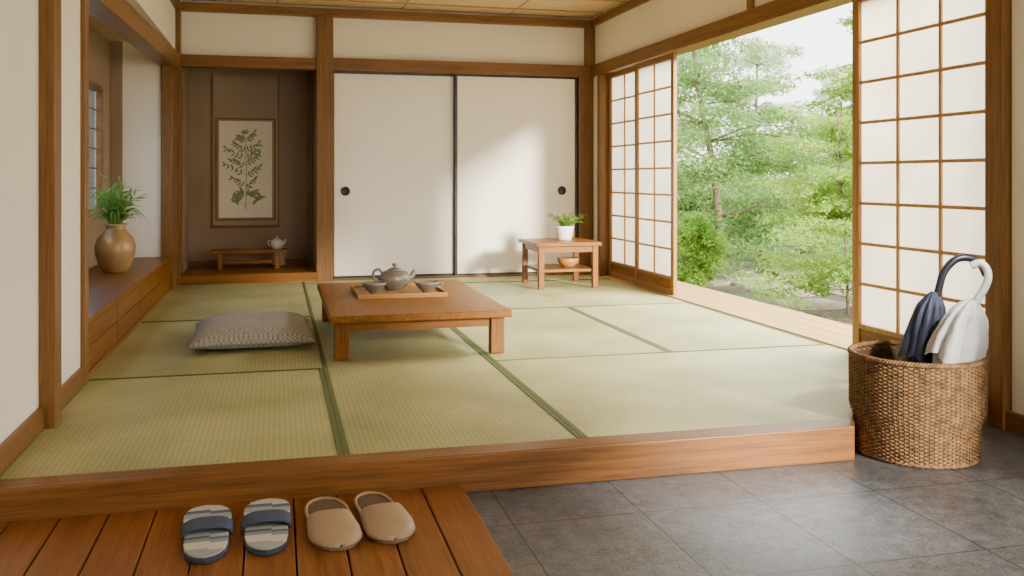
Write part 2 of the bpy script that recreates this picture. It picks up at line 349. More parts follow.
# tray
tr=empty('serving_tray',(.76,6.0,ZT),'light brown wooden tray holding the tea set','tray')
TRW=wood('tray_wood',(130,88,42),(176,126,68),'x',.4)
box('tray_base',.48,1.04,5.76,6.30,ZT,ZT+.012,TRW,parent=tr,bevel=.003)
boxes('rim',[(.48,1.04,5.76,5.775,ZT+.012,ZT+.028),(.48,1.04,6.285,6.30,ZT+.012,ZT+.028),(.48,.495,5.775,6.285,ZT+.012,ZT+.028),(1.025,1.04,5.775,6.285,ZT+.012,ZT+.028)],TRW,parent=tr,bevel=.003)
ZR=ZT+.012
CER=plain('grey_brown_ceramic',(106,98,86),.4,.1,.25,20,.1)
tp=empty('teapot',(.75,6.12,ZR),'round grey-brown teapot with lid, loop handle and short spout','teapot')
lathe('body',[(0,0),(.055,0),(.06,.01),(.085,.03),(.105,.065),(.103,.09),(.078,.118),(.047,.127),(.042,.125),(0,.125)],CER,tp)
ld=lathe('lid',[(0,.145),(.02,.144),(.042,.135),(.05,.126),(.048,.124),(0,.124)],CER,tp)
lathe('knob',[(0,.144),(.009,.144),(.009,.152),(.019,.162),(.015,.172),(0,.175)],CER,ld)
tube('spout',[(.085,0,.065),(.115,0,.085),(.126,0,.112),(.138,0,.125)],[.024,.018,.014,.012],CER,tp)
tube('handle',[(-.08,0,.11),(-.105,0,.135),(-.137,0,.12),(-.135,0,.08),(-.108,0,.055),(-.09,0,.055)],.009,CER,tp)
def bowl(x,y,lab,h=True):
    e=empty('tea_bowl',(x,y,ZR),lab,'tea bowl',group='tea bowls on the tray')
    lathe('body',[(0,0),(.03,0),(.032,.008),(.05,.02),(.075,.05),(.082,.068),(.077,.068),(.068,.05),(.045,.022),(0,.016)],CER,e)
    if h: tube('handle',[(.07,0,.055),(.095,0,.058),(.1,0,.042),(.085,0,.03),(.062,0,.034)],.006,CER,e)
    lathe('tea',[(0,.045),(.062,.045)],plain('green_tea',(120,112,60),.1),e)
bowl(.60,5.97,'grey-brown ceramic tea bowl beside the teapot',False); bowl(.935,5.93,'grey-brown ceramic tea cup with small handle on the tray')
# ---------------------------------------------------------------- cushion
def cushion():
    m,nt,b=newmat('woven_grey_fabric'); tc=nt.nodes.new('ShaderNodeTexCoord')
    ck=nt.nodes.new('ShaderNodeTexChecker'); ck.inputs['Scale'].default_value=74; ck.inputs['Color1'].default_value=s2l((122,119,112)); ck.inputs['Color2'].default_value=s2l((186,182,173))
    nt.links.new(tc.outputs['Object'],ck.inputs['Vector'])
    nz=N(nt,'ShaderNodeTexNoise',Scale=60,Detail=3); nt.links.new(tc.outputs['Object'],nz.inputs['Vector'])
    mm=nt.nodes.new('ShaderNodeMixRGB'); mm.inputs[0].default_value=.35; nt.links.new(ck.outputs['Color'],mm.inputs[1]); nt.links.new(ramp(nt,nz.outputs[0],[(.35,s2l((122,119,113))),(.65,s2l((178,175,167)))]),mm.inputs[2])
    nt.links.new(mm.outputs[0],b.inputs['Base Color']); b.inputs['Roughness'].default_value=.9
    bump(nt,b,ck.outputs['Fac'],.4,.003)
    n=44; V=[];F=[]
    for side in (1,-1):
        for i in range(n+1):
            for j in range(n+1):
                u=-1+2*i/n; v=-1+2*j/n
                pr=(max(0,1-abs(u)**3.6)*max(0,1-abs(v)**3.6))**.5
                pin=1-.05*(1-abs(u)**2)*(abs(v)**8)
                pin2=1-.05*(1-abs(v)**2)*(abs(u)**8)
                z=.05+side*(.095 if side>0 else .045)*pr - (.016*math.exp(-(u*u+v*v)*8) if side>0 else 0)
                if side>0: z+=.010*noise.noise(Vector((u*2.3,v*2.3,1)))*pr
                V.append((u*.355*pin2,v*.45*pin,z))
    K=(n+1)**2
    for s in (0,1):
        for i in range(n):
            for j in range(n):
                a=s*K+i*(n+1)+j; F.append((a,a+1,a+n+2,a+n+1))
    o=mesh('floor_cushion',V,F,m,None,True,label='square grey finely woven floor cushion on the tatami',cat='cushion')
    bm=bmesh.new(); bm.from_mesh(o.data); bmesh.ops.remove_doubles(bm,verts=bm.verts,dist=1e-5); bmesh.ops.recalc_face_normals(bm,faces=bm.faces); bm.to_mesh(o.data); bm.free()
    for p in o.data.polygons: p.use_smooth=True
    o.location=(-.145,5.94,0); o.rotation_euler=(0,0,.02)
    pip=[]
    for k in range(120):
        a=k/120*4; s=int(a); f=-1+2*(a-s)
        u,v=[(f,-1),(1,f),(-f,1),(-1,-f)][s]
        pip.append(((u*.355*(1-.05*(1-v*v)*(abs(u)**8))),v*.45*(1-.05*(1-u*u)*(abs(v)**8)),.05))
    V,F=tube_vf(pip+[pip[0]],.006,6,False); mesh('piping',V,F,plain('piping_cloth',(128,124,117),.9),o,True)
cushion()
# ---------------------------------------------------------------- side table + plant
sd=empty('side_table',(2.56,8.3,0),'small brown wooden side table with lower shelf','side table')
box('table_top',2.24,2.86,7.98,8.62,.385,.42,T['x'],parent=sd,bevel=.005)
box('shelf',2.29,2.81,8.03,8.57,.15,.175,T['x'],parent=sd,bevel=.003)
for x in (2.27,2.78):
    for y in (8.0,8.55): box('leg',x,x+.05,y,y+.05,0.003,.385,T['z'],parent=sd,bevel=.003)
boxes('apron',[(2.32,2.78,8.01,8.03,.33,.385),(2.32,2.78,8.57,8.59,.33,.385),(2.28,2.30,8.05,8.55,.33,.385),(2.80,2.82,8.05,8.55,.33,.385)],T['x'],parent=sd)
wb=lathe('wooden_bowl',[(0,0),(.05,0),(.06,.012),(.095,.045),(.1,.085),(.093,.085),(.086,.05),(.05,.018),(0,.014)],plain('golden_wood',(178,122,62),.4,0,.2,30),label='small round golden wooden bowl on the lower shelf',cat='bowl',loc=(2.62,8.25,.175))
def blades(n,h,spread,w,droop=.5,seg=5,z0=0,hmin=.5):
    V=[];F=[]
    for i in range(n):
        a=random.uniform(0,2*math.pi); L=h*random.uniform(hmin,1); sp=spread*random.uniform(.25,1); ww=w*random.uniform(.7,1.2)
        r0=random.uniform(0,.03); base=len(V)
        side=Vector((-math.sin(a),math.cos(a),0))
        tw=random.uniform(-.6,.6)
        for k in range(seg+1):
            t=k/seg; r=r0+sp*t**1.3; z=z0+L*(t-droop*t**3*sp/spread)
            wd=ww*math.sin(math.pi*min(1,.12+.88*t))**.8*(1 if k<seg else 0.05)
            p=Vector((r*math.cos(a),r*math.sin(a),z)); s=(side*math.cos(tw)+Vector((0,0,1))*math.sin(tw))*wd/2
            V+= [p-s,p+s]
        for k in range(seg): q=base+2*k; F.append((q,q+1,q+3,q+2))
    return V,F
def sprigs(n,h,spread,z0,leaf=.05,lw=.016,per=9):
    parts=[]
    for i in range(n):
        a=random.uniform(0,6.28); L=h*random.uniform(.55,1); sp=spread*random.uniform(.15,1)
        P=[]
        for k in range(7):
            t=k/6; P.append(Vector((math.cos(a)*sp*t**1.4,math.sin(a)*sp*t**1.4,z0+L*(t-.35*t**3*sp/spread))))
        parts.append(tube_vf(P,[.003,.0012],4))
        for j in range(per):
            t=.25+.75*j/(per-1); f=t*6; i0=min(5,int(f)); p=P[i0].lerp(P[i0+1],f-i0); d=(P[i0+1]-P[i0]).normalized()
            sd_=Vector((random.gauss(0,1),random.gauss(0,1),random.gauss(0,.5))); q=(d*.7+sd_.normalized()*.9); q.normalize()
            s=q.cross(Vector((random.gauss(0,.4),random.gauss(0,.4),1))).normalized()*lw/2*random.uniform(.7,1.2); l=leaf*random.uniform(.7,1.2)
            parts.append(([p,p+q*l*.4+s,p+q*l-Vector((0,0,.01)),p+q*l*.4-s],[(0,1,2,3)]))
    return merge(parts)
def leaves_np(cl,n,size,asp=.45,flat=.0):
    cl=[(np.array(c,float),np.array(r,float)) for c,r in cl]
    w=np.array([r.prod()**(2/3) for c,r in cl]); w/=w.sum()
    idx=rng.choice(len(cl),n,p=w); c=np.array([x[0] for x in cl])[idx]; r=np.array([x[1] for x in cl])[idx]
    d=rng.normal(size=(n,3)); d/=np.linalg.norm(d,axis=1)[:,None]
    rad=rng.random(n)**.45
    P=c+d*r*rad[:,None]
    a=rng.normal(size=(n,3)); a[:,2]*=.6; a[:,2]-=.25; a/=np.linalg.norm(a,axis=1)[:,None]
    b=rng.normal(size=(n,3)); b[:,2]*=(1-flat); b-=a*(a*b).sum(1)[:,None]; b/=np.linalg.norm(b,axis=1)[:,None]
    s=size*rng.uniform(.6,1.3,n)[:,None]
    V=np.stack([P-a*s*.5,P+b*s*asp*.5,P+a*s*.5,P-b*s*asp*.5],1).reshape(-1,3)
    F=np.arange(4*n).reshape(-1,4)
    return V,F
def npmesh(name,V,F,mat,parent=None,**kw):
    me=bpy.data.meshes.new(name); me.from_pydata(V.tolist(),[],F.tolist()); me.update()
    return link(bpy.data.objects.new(name,me),mat,parent,**kw)
PLANT=leaf_mat('houseplant_leaf',(78,116,46),(158,190,96),.4)
pp=empty('potted_plant',(2.61,8.33,.42),'small green leafy plant in a white pot on the side table','potted plant')
lathe('pot',[(0,0),(.06,0),(.07,.01),(.088,.11),(.092,.13),(.082,.13),(.075,.11),(0,.11)],plain('white_ceramic',(240,236,228),.3,0,.03),pp)
lathe('soil',[(0,.115),(.075,.115)],plain('soil',(60,44,32),.9),pp)
V,F=merge([sprigs(16,.20,.21,.11,.06,.02,7),blades(26,.17,.2,.025,.6,z0=.11)]); mesh('foliage',V,F,PLANT,pp,kind='stuff')
# vase with plant on cabinet
vp=empty('vase_with_plant',(-1.17,7.45,.30),'rounded mottled golden-brown vase holding a leafy green plant','vase')
BRZ=plain('bronze_glaze',(166,130,84),.34,.2,.25,9,.05)
lathe('vase',[(0,0),(.08,0),(.088,.01),(.112,.05),(.140,.13),(.143,.19),(.123,.255),(.085,.30),(.07,.32),(.068,.335),(.088,.36),(.080,.362),(.06,.34),(.06,.3),(0,.3)],BRZ,vp,44)
V,F=merge([sprigs(30,.43,.24,.30,.10,.022,10),blades(90,.44,.24,.018,.95,z0=.32,hmin=.5,seg=8)]); mesh('foliage',V,F,PLANT,vp,kind='stuff')
# ---------------------------------------------------------------- tokonoma things
sc=empty('hanging_scroll',(-.31,10.05,.5),'hanging scroll with a green botanical painting on cream paper','scroll')
SCR=plaster('scroll_mount',(160,136,112),5); 
box('mounting',-.64,.01,10.048,10.055,.50,2.06,SCR,parent=sc)
boxes('frame',[(-.615,-.60,10.035,10.048,.56,1.62),(-.03,-.015,10.035,10.048,.56,1.62),(-.60,-.03,10.035,10.048,1.605,1.62),(-.60,-.03,10.035,10.048,.56,.575)],W['z'],parent=sc)
boxes('edge_strip',[(-.65,-.64,10.04,10.055,.50,2.06),(.01,.02,10.04,10.055,.50,2.06)],W['z'],parent=sc)
box('paper',-.58,-.05,10.044,10.048,.59,1.59,plaster('scroll_paper',(232,222,200),8),parent=sc)
V,F=tube_vf([(-.66,10.03,.5),(.03,10.03,.5)],.014,12); mesh('roller',V,F,W['x'],sc); bpy.data.objects['roller'].location=-sc.location
def painting():
    V=[];F=[]; R=random.Random(12); cnt=[0]
    def yy():
        cnt[0]+=1; return -.00002*cnt[0]
    def leaf(x,z,a,L,w):
        a+=R.uniform(-.35,.35); L*=R.uniform(.65,1.3); y=yy()
        d=Vector((math.cos(a),0,math.sin(a))); s=Vector((-math.sin(a),0,math.cos(a))); b=len(V); p=Vector((x,y,z))
        for q in (p,p+d*L*.3+s*w,p+d*L*.65+s*w*.8,p+d*L,p+d*L*.65-s*w*.8,p+d*L*.3-s*w): V.append(tuple(q))
        F.append(tuple(range(b,b+6)))
    def st(x0,z0,x1,z1,w):
        y=yy(); b=len(V); V.extend([(x0-w,y,z0),(x0+w,y,z0),(x1+w*.6,y,z1),(x1-w*.6,y,z1)]); F.append((b,b+1,b+2,b+3))
    st(0,.10,.008,.5,.005); st(.008,.5,-.008,.92,.004)
    for z,sp in [(.34,.12),(.44,.17),(.53,.15),(.62,.16),(.70,.12),(.78,.09)]:
        for s in (-1,1):
            z2=z+R.uniform(-.03,.03); sp2=sp*R.uniform(.65,1.2); x1,z1=s*sp2,z2+R.uniform(.04,.11); st(0,z2,x1,z1,.003)
            for j in range(5):
                t=(j+1)/5; leaf(x1*t,z2+(z1-z2)*t,math.pi/2-s*(.1+.2*j),.055,.010); leaf(x1*t,z2+(z1-z2)*t,math.pi/2-s*2.0,.05,.009)
    for k in range(5): leaf(-.006,.88,math.pi/2+(k-2)*.5,.06,.009)
    for s in (-1,1):
        for k in range(5): leaf(s*.015,.24+.01*k,math.pi/2-s*(.5+k*.45),.12,.018)
        for k in range(6): leaf(s*.08*R.uniform(.7,1.3),.14+.03*k,math.pi/2-s*(.3+k*.45),.10,.016)
        st(0,.14,s*.09,.2,.003)
    o=mesh('painted_plant',V,F,plain('painted_green',(138,146,104),.9,0,.3,30),sc); o.location=Vector((-.315,10.0405,.575))-sc.location
painting()
bn=empty('low_display_bench',(-.27,9.74,.09),'low brown wooden display bench in the alcove','bench')
box('bench_top',-.64,.10,9.62,9.86,.25,.28,T['x'],parent=bn,bevel=.004)
for x in (-.57,-.02):
    for y in (9.64,9.80): box('leg',x,x+.045,y,y+.045,.09,.25,T['z'],parent=bn,bevel=.003)
box('stretcher',-.53,-.02,9.73,9.75,.14,.17,T['x'],parent=bn)
wt=empty('small_teapot',(.0,9.73,.28),'small pale ceramic teapot on the alcove bench','teapot')
WC=plain('pale_ceramic',(206,200,188),.35,0,.08)
lathe('body',[(0,0),(.035,0),(.05,.02),(.062,.05),(.055,.085),(.03,.1),(0,.102)],WC,wt)
lathe('lid',[(0,.13),(.01,.128),(.01,.112),(.03,.105),(.032,.099),(0,.099)],WC,wt)
tube('spout',[(.05,0,.045),(.075,0,.07),(.085,0,.10)],[.014,.008],WC,wt)
tube('handle',[(-.05,0,.075),(-.08,0,.085),(-.085,0,.05),(-.055,0,.03)],.006,WC,wt)
# ---------------------------------------------------------------- basket
bx,by=2.567,3.325
bk=empty('wicker_basket',(bx,by,ZG),'round woven brown wicker basket holding umbrellas','basket')
WK=plain('wicker',(122,90,56),.85,0,.5,30,.3)
WKD=plain('wicker_dark',(80,58,36),.85,0,.3,20)
def brad(z): return .234+.004*min(1,z/.12)+.020*max(0,min(1,(z-.135)/.06))
H=.405; NR=52; NS=84; parts=[]
for r in range(NR):
    z=.012+(H-.025)*r/(NR-1); pts=[]
    M=NS*4
    for k in range(M):
        a=2*math.pi*k/M; ph=(k/4+ (r%2))*math.pi
        R=brad(z)+.0035*math.cos(ph); pts.append((R*math.cos(a),R*math.sin(a),z+.0008*math.sin(k*.7+r)))
    V=[];F=[];sg=6
    for k,p in enumerate(pts):
        a=2*math.pi*k/M
        for q in range(sg):
            b=2*math.pi*q/sg; dr=.0035*math.cos(b); dz=.0042*math.sin(b)
            V.append((p[0]+dr*math.cos(a),p[1]+dr*math.sin(a),p[2]+dz))
    for k in range(M):
        l=(k+1)%M
        for q in range(sg):
            s=(q+1)%sg; F.append((k*sg+q,l*sg+q,l*sg+s,k*sg+s))
    parts.append((V,F))
V,F=merge(parts); mesh('woven_wall',V,F,WK,bk,True)
parts=[]
for s in range(NS):
    a=2*math.pi*s/NS+0.0
    parts.append(tube_vf([((brad(z))*math.cos(a),(brad(z))*math.sin(a),z) for z in (0.005,.12,.14,.195,H-.01)],.003,6))
V,F=merge(parts); mesh('stakes',V,F,WKD,bk,True)
lathe('inner_lining',[(0,.008),(.226,.008),(.228,.13),(.248,.20),(.248,H-.02)],WKD,bk,48)
parts=[]
for ph in (0,2.094,4.189):
    pts=[]
    for k in range(260):
        a=2*math.pi*k/260; t=a*42+ph; R=brad(H)+.006*math.cos(t); pts.append((R*math.cos(a),R*math.sin(a),H+.002+.006*math.sin(t)))
    parts.append(tube_vf(pts+[pts[0]],.006,6,False))
V,F=merge(parts); mesh('braided_rim',V,F,WK,bk,True)
parts=[]
for ph in (0,math.pi):
    pts=[]
    for k in range(220):
        a=2*math.pi*k/220; t=a*30+ph; R=brad(0)+.003*math.cos(t); pts.append((R*math.cos(a),R*math.sin(a),.010+.004*math.sin(t)))
    parts.append(tube_vf(pts+[pts[0]],.005,6,False))
V,F=merge(parts); mesh('base_rim',V,F,WK,bk,True)
# ---------------------------------------------------------------- umbrellas
TH=math.atan(.2527); SN,CS=math.sin(TH),math.cos(TH)
def umbrella(lab,tip,top,fab,hmat,rmax,hook,seed,flat=.75,hem=.60,jag=.07):
    rr=random.Random(seed)
    e=empty('umbrella',tip,lab,'umbrella',group='folded umbrellas in the basket')
    A=Vector(tip); B=Vector(top); ax=(B-A); L=ax.length; ax.normalize()
    u=ax.cross(Vector((0,1,0))).normalized(); w=ax.cross(u)
    NP=8
    amp=[rr.uniform(.78,1.15) for _ in range(NP)]; off=[rr.uniform(-.05,.04) for _ in range(NP)]
    def layer(prof,z0,z1,depth,name,jag,close):
        sub=16; NA=NP*sub; NZ=40; V=[];F=[]
        for i in range(NZ+1):
            q=i/NZ; t=z0+(z1-z0)*q
            env=rmax*float(np.interp(t,[p[0] for p in prof],[p[1] for p in prof]))
            for k in range(NA):
                j=k//sub; f=(k%sub)/sub; j2=(j+1)%NP
                wv=(1-abs(math.sin(math.pi*f)))**.7
                base=amp[j]*(1-f)+amp[j2]*f
                dd=depth*(.35+.65*(1-q))
                vv=1-dd*(1-wv)
                a=2*math.pi*k/NA+.5*(1-t)+.30*math.sin(2*math.pi*f)*(1-q)
                p0=Vector((math.cos(a)*2,math.sin(a)*2,t*6+seed))
                R=env*base*vv*(1+.10*noise.noise(p0)+.07*noise.noise(p0*2.6))
                zz=t*L-jag*(1-q)**2*(wv**.7)*1.0+(1-q)**2*(off[j]*(1-f)+off[j2]*f)
                V.append(tuple(ax*zz+(u*math.cos(a)+w*math.sin(a)*flat)*R))
        for i in range(NZ):
            for k in range(NA):
                l=(k+1)%NA; F.append((i*NA+k,i*NA+l,(i+1)*NA+l,(i+1)*NA+k))
        F.append(tuple(NZ*NA+k for k in range(NA)))
        if close: F.append(tuple(k for k in range(NA)))
        return mesh(name,V,F,fab,e,True)
    layer([(0,.05),(.2,.3),(.45,.6),(.7,.74),(.86,.66),(.94,.45),(.97,.15)],.02,.96,.3,'canopy',0,True)
    layer([(hem,1.08),(hem+.08,1.02),(.84,.93),(.92,.70),(.97,.42),(1.0,.2)],hem,1.0,.5,'canopy_hem',jag,False)
    tube('handle',[Vector(p)-A for p in hook],.0155,hmat,e,12,8)
    tube('shaft',[ax*(L-.1),(Vector(hook[0])-A)],.006,STEEL,e,8,1)
    return e
def pt(u,v,t):
    du=(u-512)/930; return (t*(SN+du*CS), t*(CS-du*SN), 1+(178-v)*t/930)
STEEL=plain('steel',(170,170,172),.3,.9)
NAVY=plain('navy_fabric',(38,46,74),.6,0,.15,14,.1); GREY=plain('grey_fabric',(204,205,211),.45,0,.06,14,.1)
t1=3.86
umbrella('slim folded navy blue umbrella with curved dark handle',(2.49,3.30,ZG+.03),pt(935,292,t1),NAVY,plain('black_handle',(30,34,46),.35),.082,
  [pt(935,304,t1),pt(939,288,t1),pt(944,272,t1),pt(955,260,t1),pt(968,258,t1),pt(980,264,t1),pt(986,275,t1)],3,hem=.70)
t2=3.72
umbrella('loosely folded pale grey umbrella with curved pale handle',(2.55,3.26,ZG+.03),pt(973,300,t2),GREY,plain('grey_handle',(200,202,207),.35),.130,
  [pt(972,312,t2),pt(977,300,t2),pt(984,289,t2),pt(988,278,t2),pt(986,268,t2+.01),pt(979,263,t2+.02),pt(971,266,t2+.03)],21,.55,hem=.72,jag=.06)
# ---------------------------------------------------------------- footwear
def wprof(s): return float(np.interp(s,[0,.02,.06,.12,.25,.42,.6,.74,.86,.94,.98,1],[0,.32,.56,.74,.84,.84,.90,.98,.93,.70,.42,0]))
def cosd(n): return [(1-math.cos(math.pi*i/n))/2 for i in range(n+1)]
def sole(name,L,Wd,z0,z1,mat,parent,skew=0,scale=1,bev=.006):
    S=cosd(30); P=[]
    for s in S: P.append((wprof(s)*Wd/2*scale+skew*math.sin(s*3),(s-.5)*L*scale))
    for s in S[-2:0:-1]: P.append((-wprof(s)*Wd/2*scale+skew*math.sin(s*3),(s-.5)*L*scale))
    n=len(P)
    V=[(x,y,z0) for x,y in P]+[(x,y,z1) for x,y in P]
    F=[tuple(range(n-1,-1,-1)),tuple(range(n,2*n))]+[(i,(i+1)%n,(i+1)%n+n,i+n) for i in range(n)]
    o=mesh(name,V,F,mat,parent); m=o.modifiers.new('bevel','BEVEL'); m.width=bev; m.segments=3; m.limit_method='ANGLE'; m.angle_limit=.9
    return o
def upper(name,L,Wd,s0,s1,zb,hf,mat,parent,skew=0,thick=.006,ns=22,edge=None):
    NA=20; V=[];F=[]
    for i in range(ns+1):
        for k in range(NA+1):
            a=math.pi*k/NA
            s=s0+(s1-s0)*i/ns
            if edge: s=s+edge(a)*(1-i/ns)
            s=min(s,.9995); w=wprof(s)*Wd/2*1.03+.002
            c=math.cos(a); x=w*(abs(c)**.75)*(1 if c>0 else -1)+skew*math.sin(s*3); z=zb+hf(s)*math.sin(a)**.8
            V.append((x,(s-.5)*L,z))
    for i in range(ns):
        for k in range(NA):
            q=i*(NA+1)+k; F.append((q,q+1,q+NA+2,q+NA+1))
    o=mesh(name,V,F,mat,parent,True); m=o.modifiers.new('solid','SOLIDIFY'); m.thickness=thick; m.offset=1
    return o
def striped():
    m,nt,b=newmat('blue_patchwork_fabric'); tc=nt.nodes.new('ShaderNodeTexCoord'); sp=nt.nodes.new('ShaderNodeSeparateXYZ'); nt.links.new(tc.outputs['Object'],sp.inputs[0])
    gt=N(nt,'ShaderNodeMath',operation='GREATER_THAN'); gt.inputs[1].default_value=.012; nt.links.new(sp.outputs[0],gt.inputs[0])
    sh=N(nt,'ShaderNodeMath',operation='MULTIPLY_ADD'); sh.inputs[1].default_value=.014; nt.links.new(gt.outputs[0],sh.inputs[0]); nt.links.new(sp.outputs[1],sh.inputs[2])
    a=N(nt,'ShaderNodeMath',operation='MULTIPLY_ADD'); a.inputs[1].default_value=1/.44; a.inputs[2].default_value=.48; nt.links.new(sh.outputs[0],a.inputs[0])
    r=nt.nodes.new('ShaderNodeValToRGB'); r.color_ramp.interpolation='CONSTANT'; e=r.color_ramp.elements
    L=[(0,(150,152,152)),(.12,(196,190,176)),(.24,(132,140,154)),(.30,(90,102,126)),(.34,(190,186,176)),(.40,(140,148,156)),(.60,(198,193,182)),(.70,(150,156,160)),(.80,(84,96,122)),(.86,(190,186,176))]
    while len(e)<len(L): e.new(.5)
    for i,(p,c) in enumerate(L): e[i].position=p; e[i].color=s2l(c)
    nt.links.new(a.outputs[0],r.inputs[0]); nt.links.new(r.outputs[0],b.inputs['Base Color']); b.inputs['Roughness'].default_value=.9
    co=coords(nt,(1,1,1)); n=N(nt,'ShaderNodeTexNoise',Scale=200); nt.links.new(co,n.inputs['Vector']); bump(nt,b,n.outputs[0],.3,.002); return m
STR=striped(); NV=plain('navy_strap',(58,68,94),.75,0,.2,60,.2); NVD=plain('navy_sole',(46,52,70),.7)
def slipper(x,y,rot,mir):
    e=empty('slipper',(x,y,ZD),'open-toe house slipper with blue patchwork insole and navy strap','slipper',group='pair of navy slippers on the deck',rot=rot)
    k=.004*mir; w=.155
    sole('sole',.45,w,0,.016,NVD,e,k); sole('insole',.45,w,.016,.023,STR,e,k,.975,.003)
    upper('strap',.45,w,.40,.58,.013,lambda s:.030,NV,e,k,.005,10,edge=lambda a:-.03*math.sin(a)+.0)
slipper(-.212,3.0,.05,1); slipper(-.028,3.015,.0,-1)
TAN=plain('taupe_leather',(160,134,104),.55,0,.04,20,0); TAND=plain('tan_sole',(122,96,70),.7); INS=plain('dark_insole',(92,70,50),.85,0,.06,50)
def clog(x,y,rot,mir):
    e=empty('clog',(x,y,ZD),'beige closed-toe clog slipper with dark open heel','clog',group='pair of beige clogs on the deck',rot=rot)
    k=.005*mir; w=.146; L=.42
    sole('sole',L,w,0,.016,TAND,e,k); sole('insole',L,w,.016,.020,INS,e,k,.95,.002)
    hf=lambda s: .042*max(0,1-max(0,(s-.5)/.5)**2.4)**.6+.004
    upper('upper',L,w,.48,.9995,.014,hf,TAN,e,k,.004,30,edge=lambda a:.08*math.sin(a)**2)
    pts=[]
    for s in [.56,.46,.36,.25,.16,.09,.04,.015]: pts.append((wprof(s)*w/2+k*math.sin(s*3),(s-.5)*L,.021))
    pts=pts+[(0,-L/2,.021)]+[(-p[0],p[1],p[2]) for p in pts[::-1]]
    tube('collar',pts,[.005,.0055,.006,.006,.0055,.005],TAN,e,8,4)
clog(.165,2.985,math.pi+.09,1); clog(.322,3.0,math.pi+.10,-1)
# ---------------------------------------------------------------- garden
def ground_mat():
    m,nt,b=newmat('garden_ground'); co=coords(nt,(1,1,1))
    vo=nt.nodes.new('ShaderNodeTexVoronoi'); vo.inputs['Scale'].default_value=14; nt.links.new(co,vo.inputs['Vector'])
    g=ramp(nt,vo.outputs['Distance'],[(0.1,s2l((118,106,82))),(.6,s2l((76,68,50)))])
    n=N(nt,'ShaderNodeTexNoise',Scale=.8,Detail=8); nt.links.new(co,n.inputs['Vector'])
    n2=N(nt,'ShaderNodeTexNoise',Scale=30,Detail=4); nt.links.new(co,n2.inputs['Vector'])
    moss=ramp(nt,n2.outputs[0],[(0.3,s2l((66,80,36))),(.7,s2l((106,118,62)))])
    f=ramp(nt,n.outputs[0],[(0.46,(0,0,0,1)),(.54,(1,1,1,1))])
    mx=nt.nodes.new('ShaderNodeMixRGB'); nt.links.new(f,mx.inputs[0]); nt.links.new(g,mx.inputs[1]); nt.links.new(moss,mx.inputs[2])
    nt.links.new(mx.outputs[0],b.inputs['Base Color']); b.inputs['Roughness'].default_value=.9; bump(nt,b,vo.outputs['Distance'],.5,.02); return m
ZO=-.4
gv=[];gf=[];n=40
for i in range(n+1):
    for j in range(n+1):
        x=3.3+32*i/n; y=-8+48*j/n; z=ZO+.06*noise.noise(Vector((x*.4,y*.4,0)))*min(1,(x-3.3)/2)
        gv.append((x,y,z))
for i in range(n):
    for j in range(n): a=i*(n+1)+j; gf.append((a,a+n+1,a+n+2,a+1))
mesh('ground',gv,gf,ground_mat(),None,True,kind='structure')
box('ground.001',-12,-1.6,-4,16,ZO-.1,ZO,ground_mat(),kind='structure')
STN=plain('garden_stone',(142,132,112),.85,0,.25,8,.3)
def paver(x,y,sx,sy):
    R=random; n=6; ph=R.uniform(-.15,.15)+math.pi/6
    poly=[(sx*(1+R.uniform(-.08,.08))*math.copysign(abs(math.cos(ph+2*math.pi*k/n))**.6,math.cos(ph+2*math.pi*k/n)),sy*(1+R.uniform(-.08,.08))*math.copysign(abs(math.sin(ph+2*math.pi*k/n))**.6,math.sin(ph+2*math.pi*k/n))) for k in range(n)]
    o=prism('paving_stone',poly,-.09,.02,STN,label='flat weathered irregular paving stone in the garden path',cat='paving stone',group='garden path paving stones')
    o.location=(x,y,ZO+.01); m=o.modifiers.new('bevel','BEVEL'); m.width=.01; m.segments=2
for i in range(8):
    for j in range(3):
        x=4.25+.80*j+.22*i+random.uniform(-.02,.02); y=6.0+.92*i+.4*(j%2)+random.uniform(-.02,.02)
        if math.hypot(x-4.85,y-10.1)<1.0 or math.hypot(x-5.6,y-8.6)<.5: continue
        paver(x,y,.36,.39)
BARK=plain('bark',(112,98,78),.9,0,.3,12,.4)
LG={'near':leaf_mat('leaf_bright',(90,132,46),(172,202,92),.5),'mid':leaf_mat('leaf_mid',(98,138,70),(170,200,118),.5),'far':leaf_mat('leaf_haze_tint',(156,186,138),(212,226,184),.5),'pine':leaf_mat('leaf_deep',(80,118,62),(154,188,108),.5)}  # far leaves are paled so their colour carries the garden haze
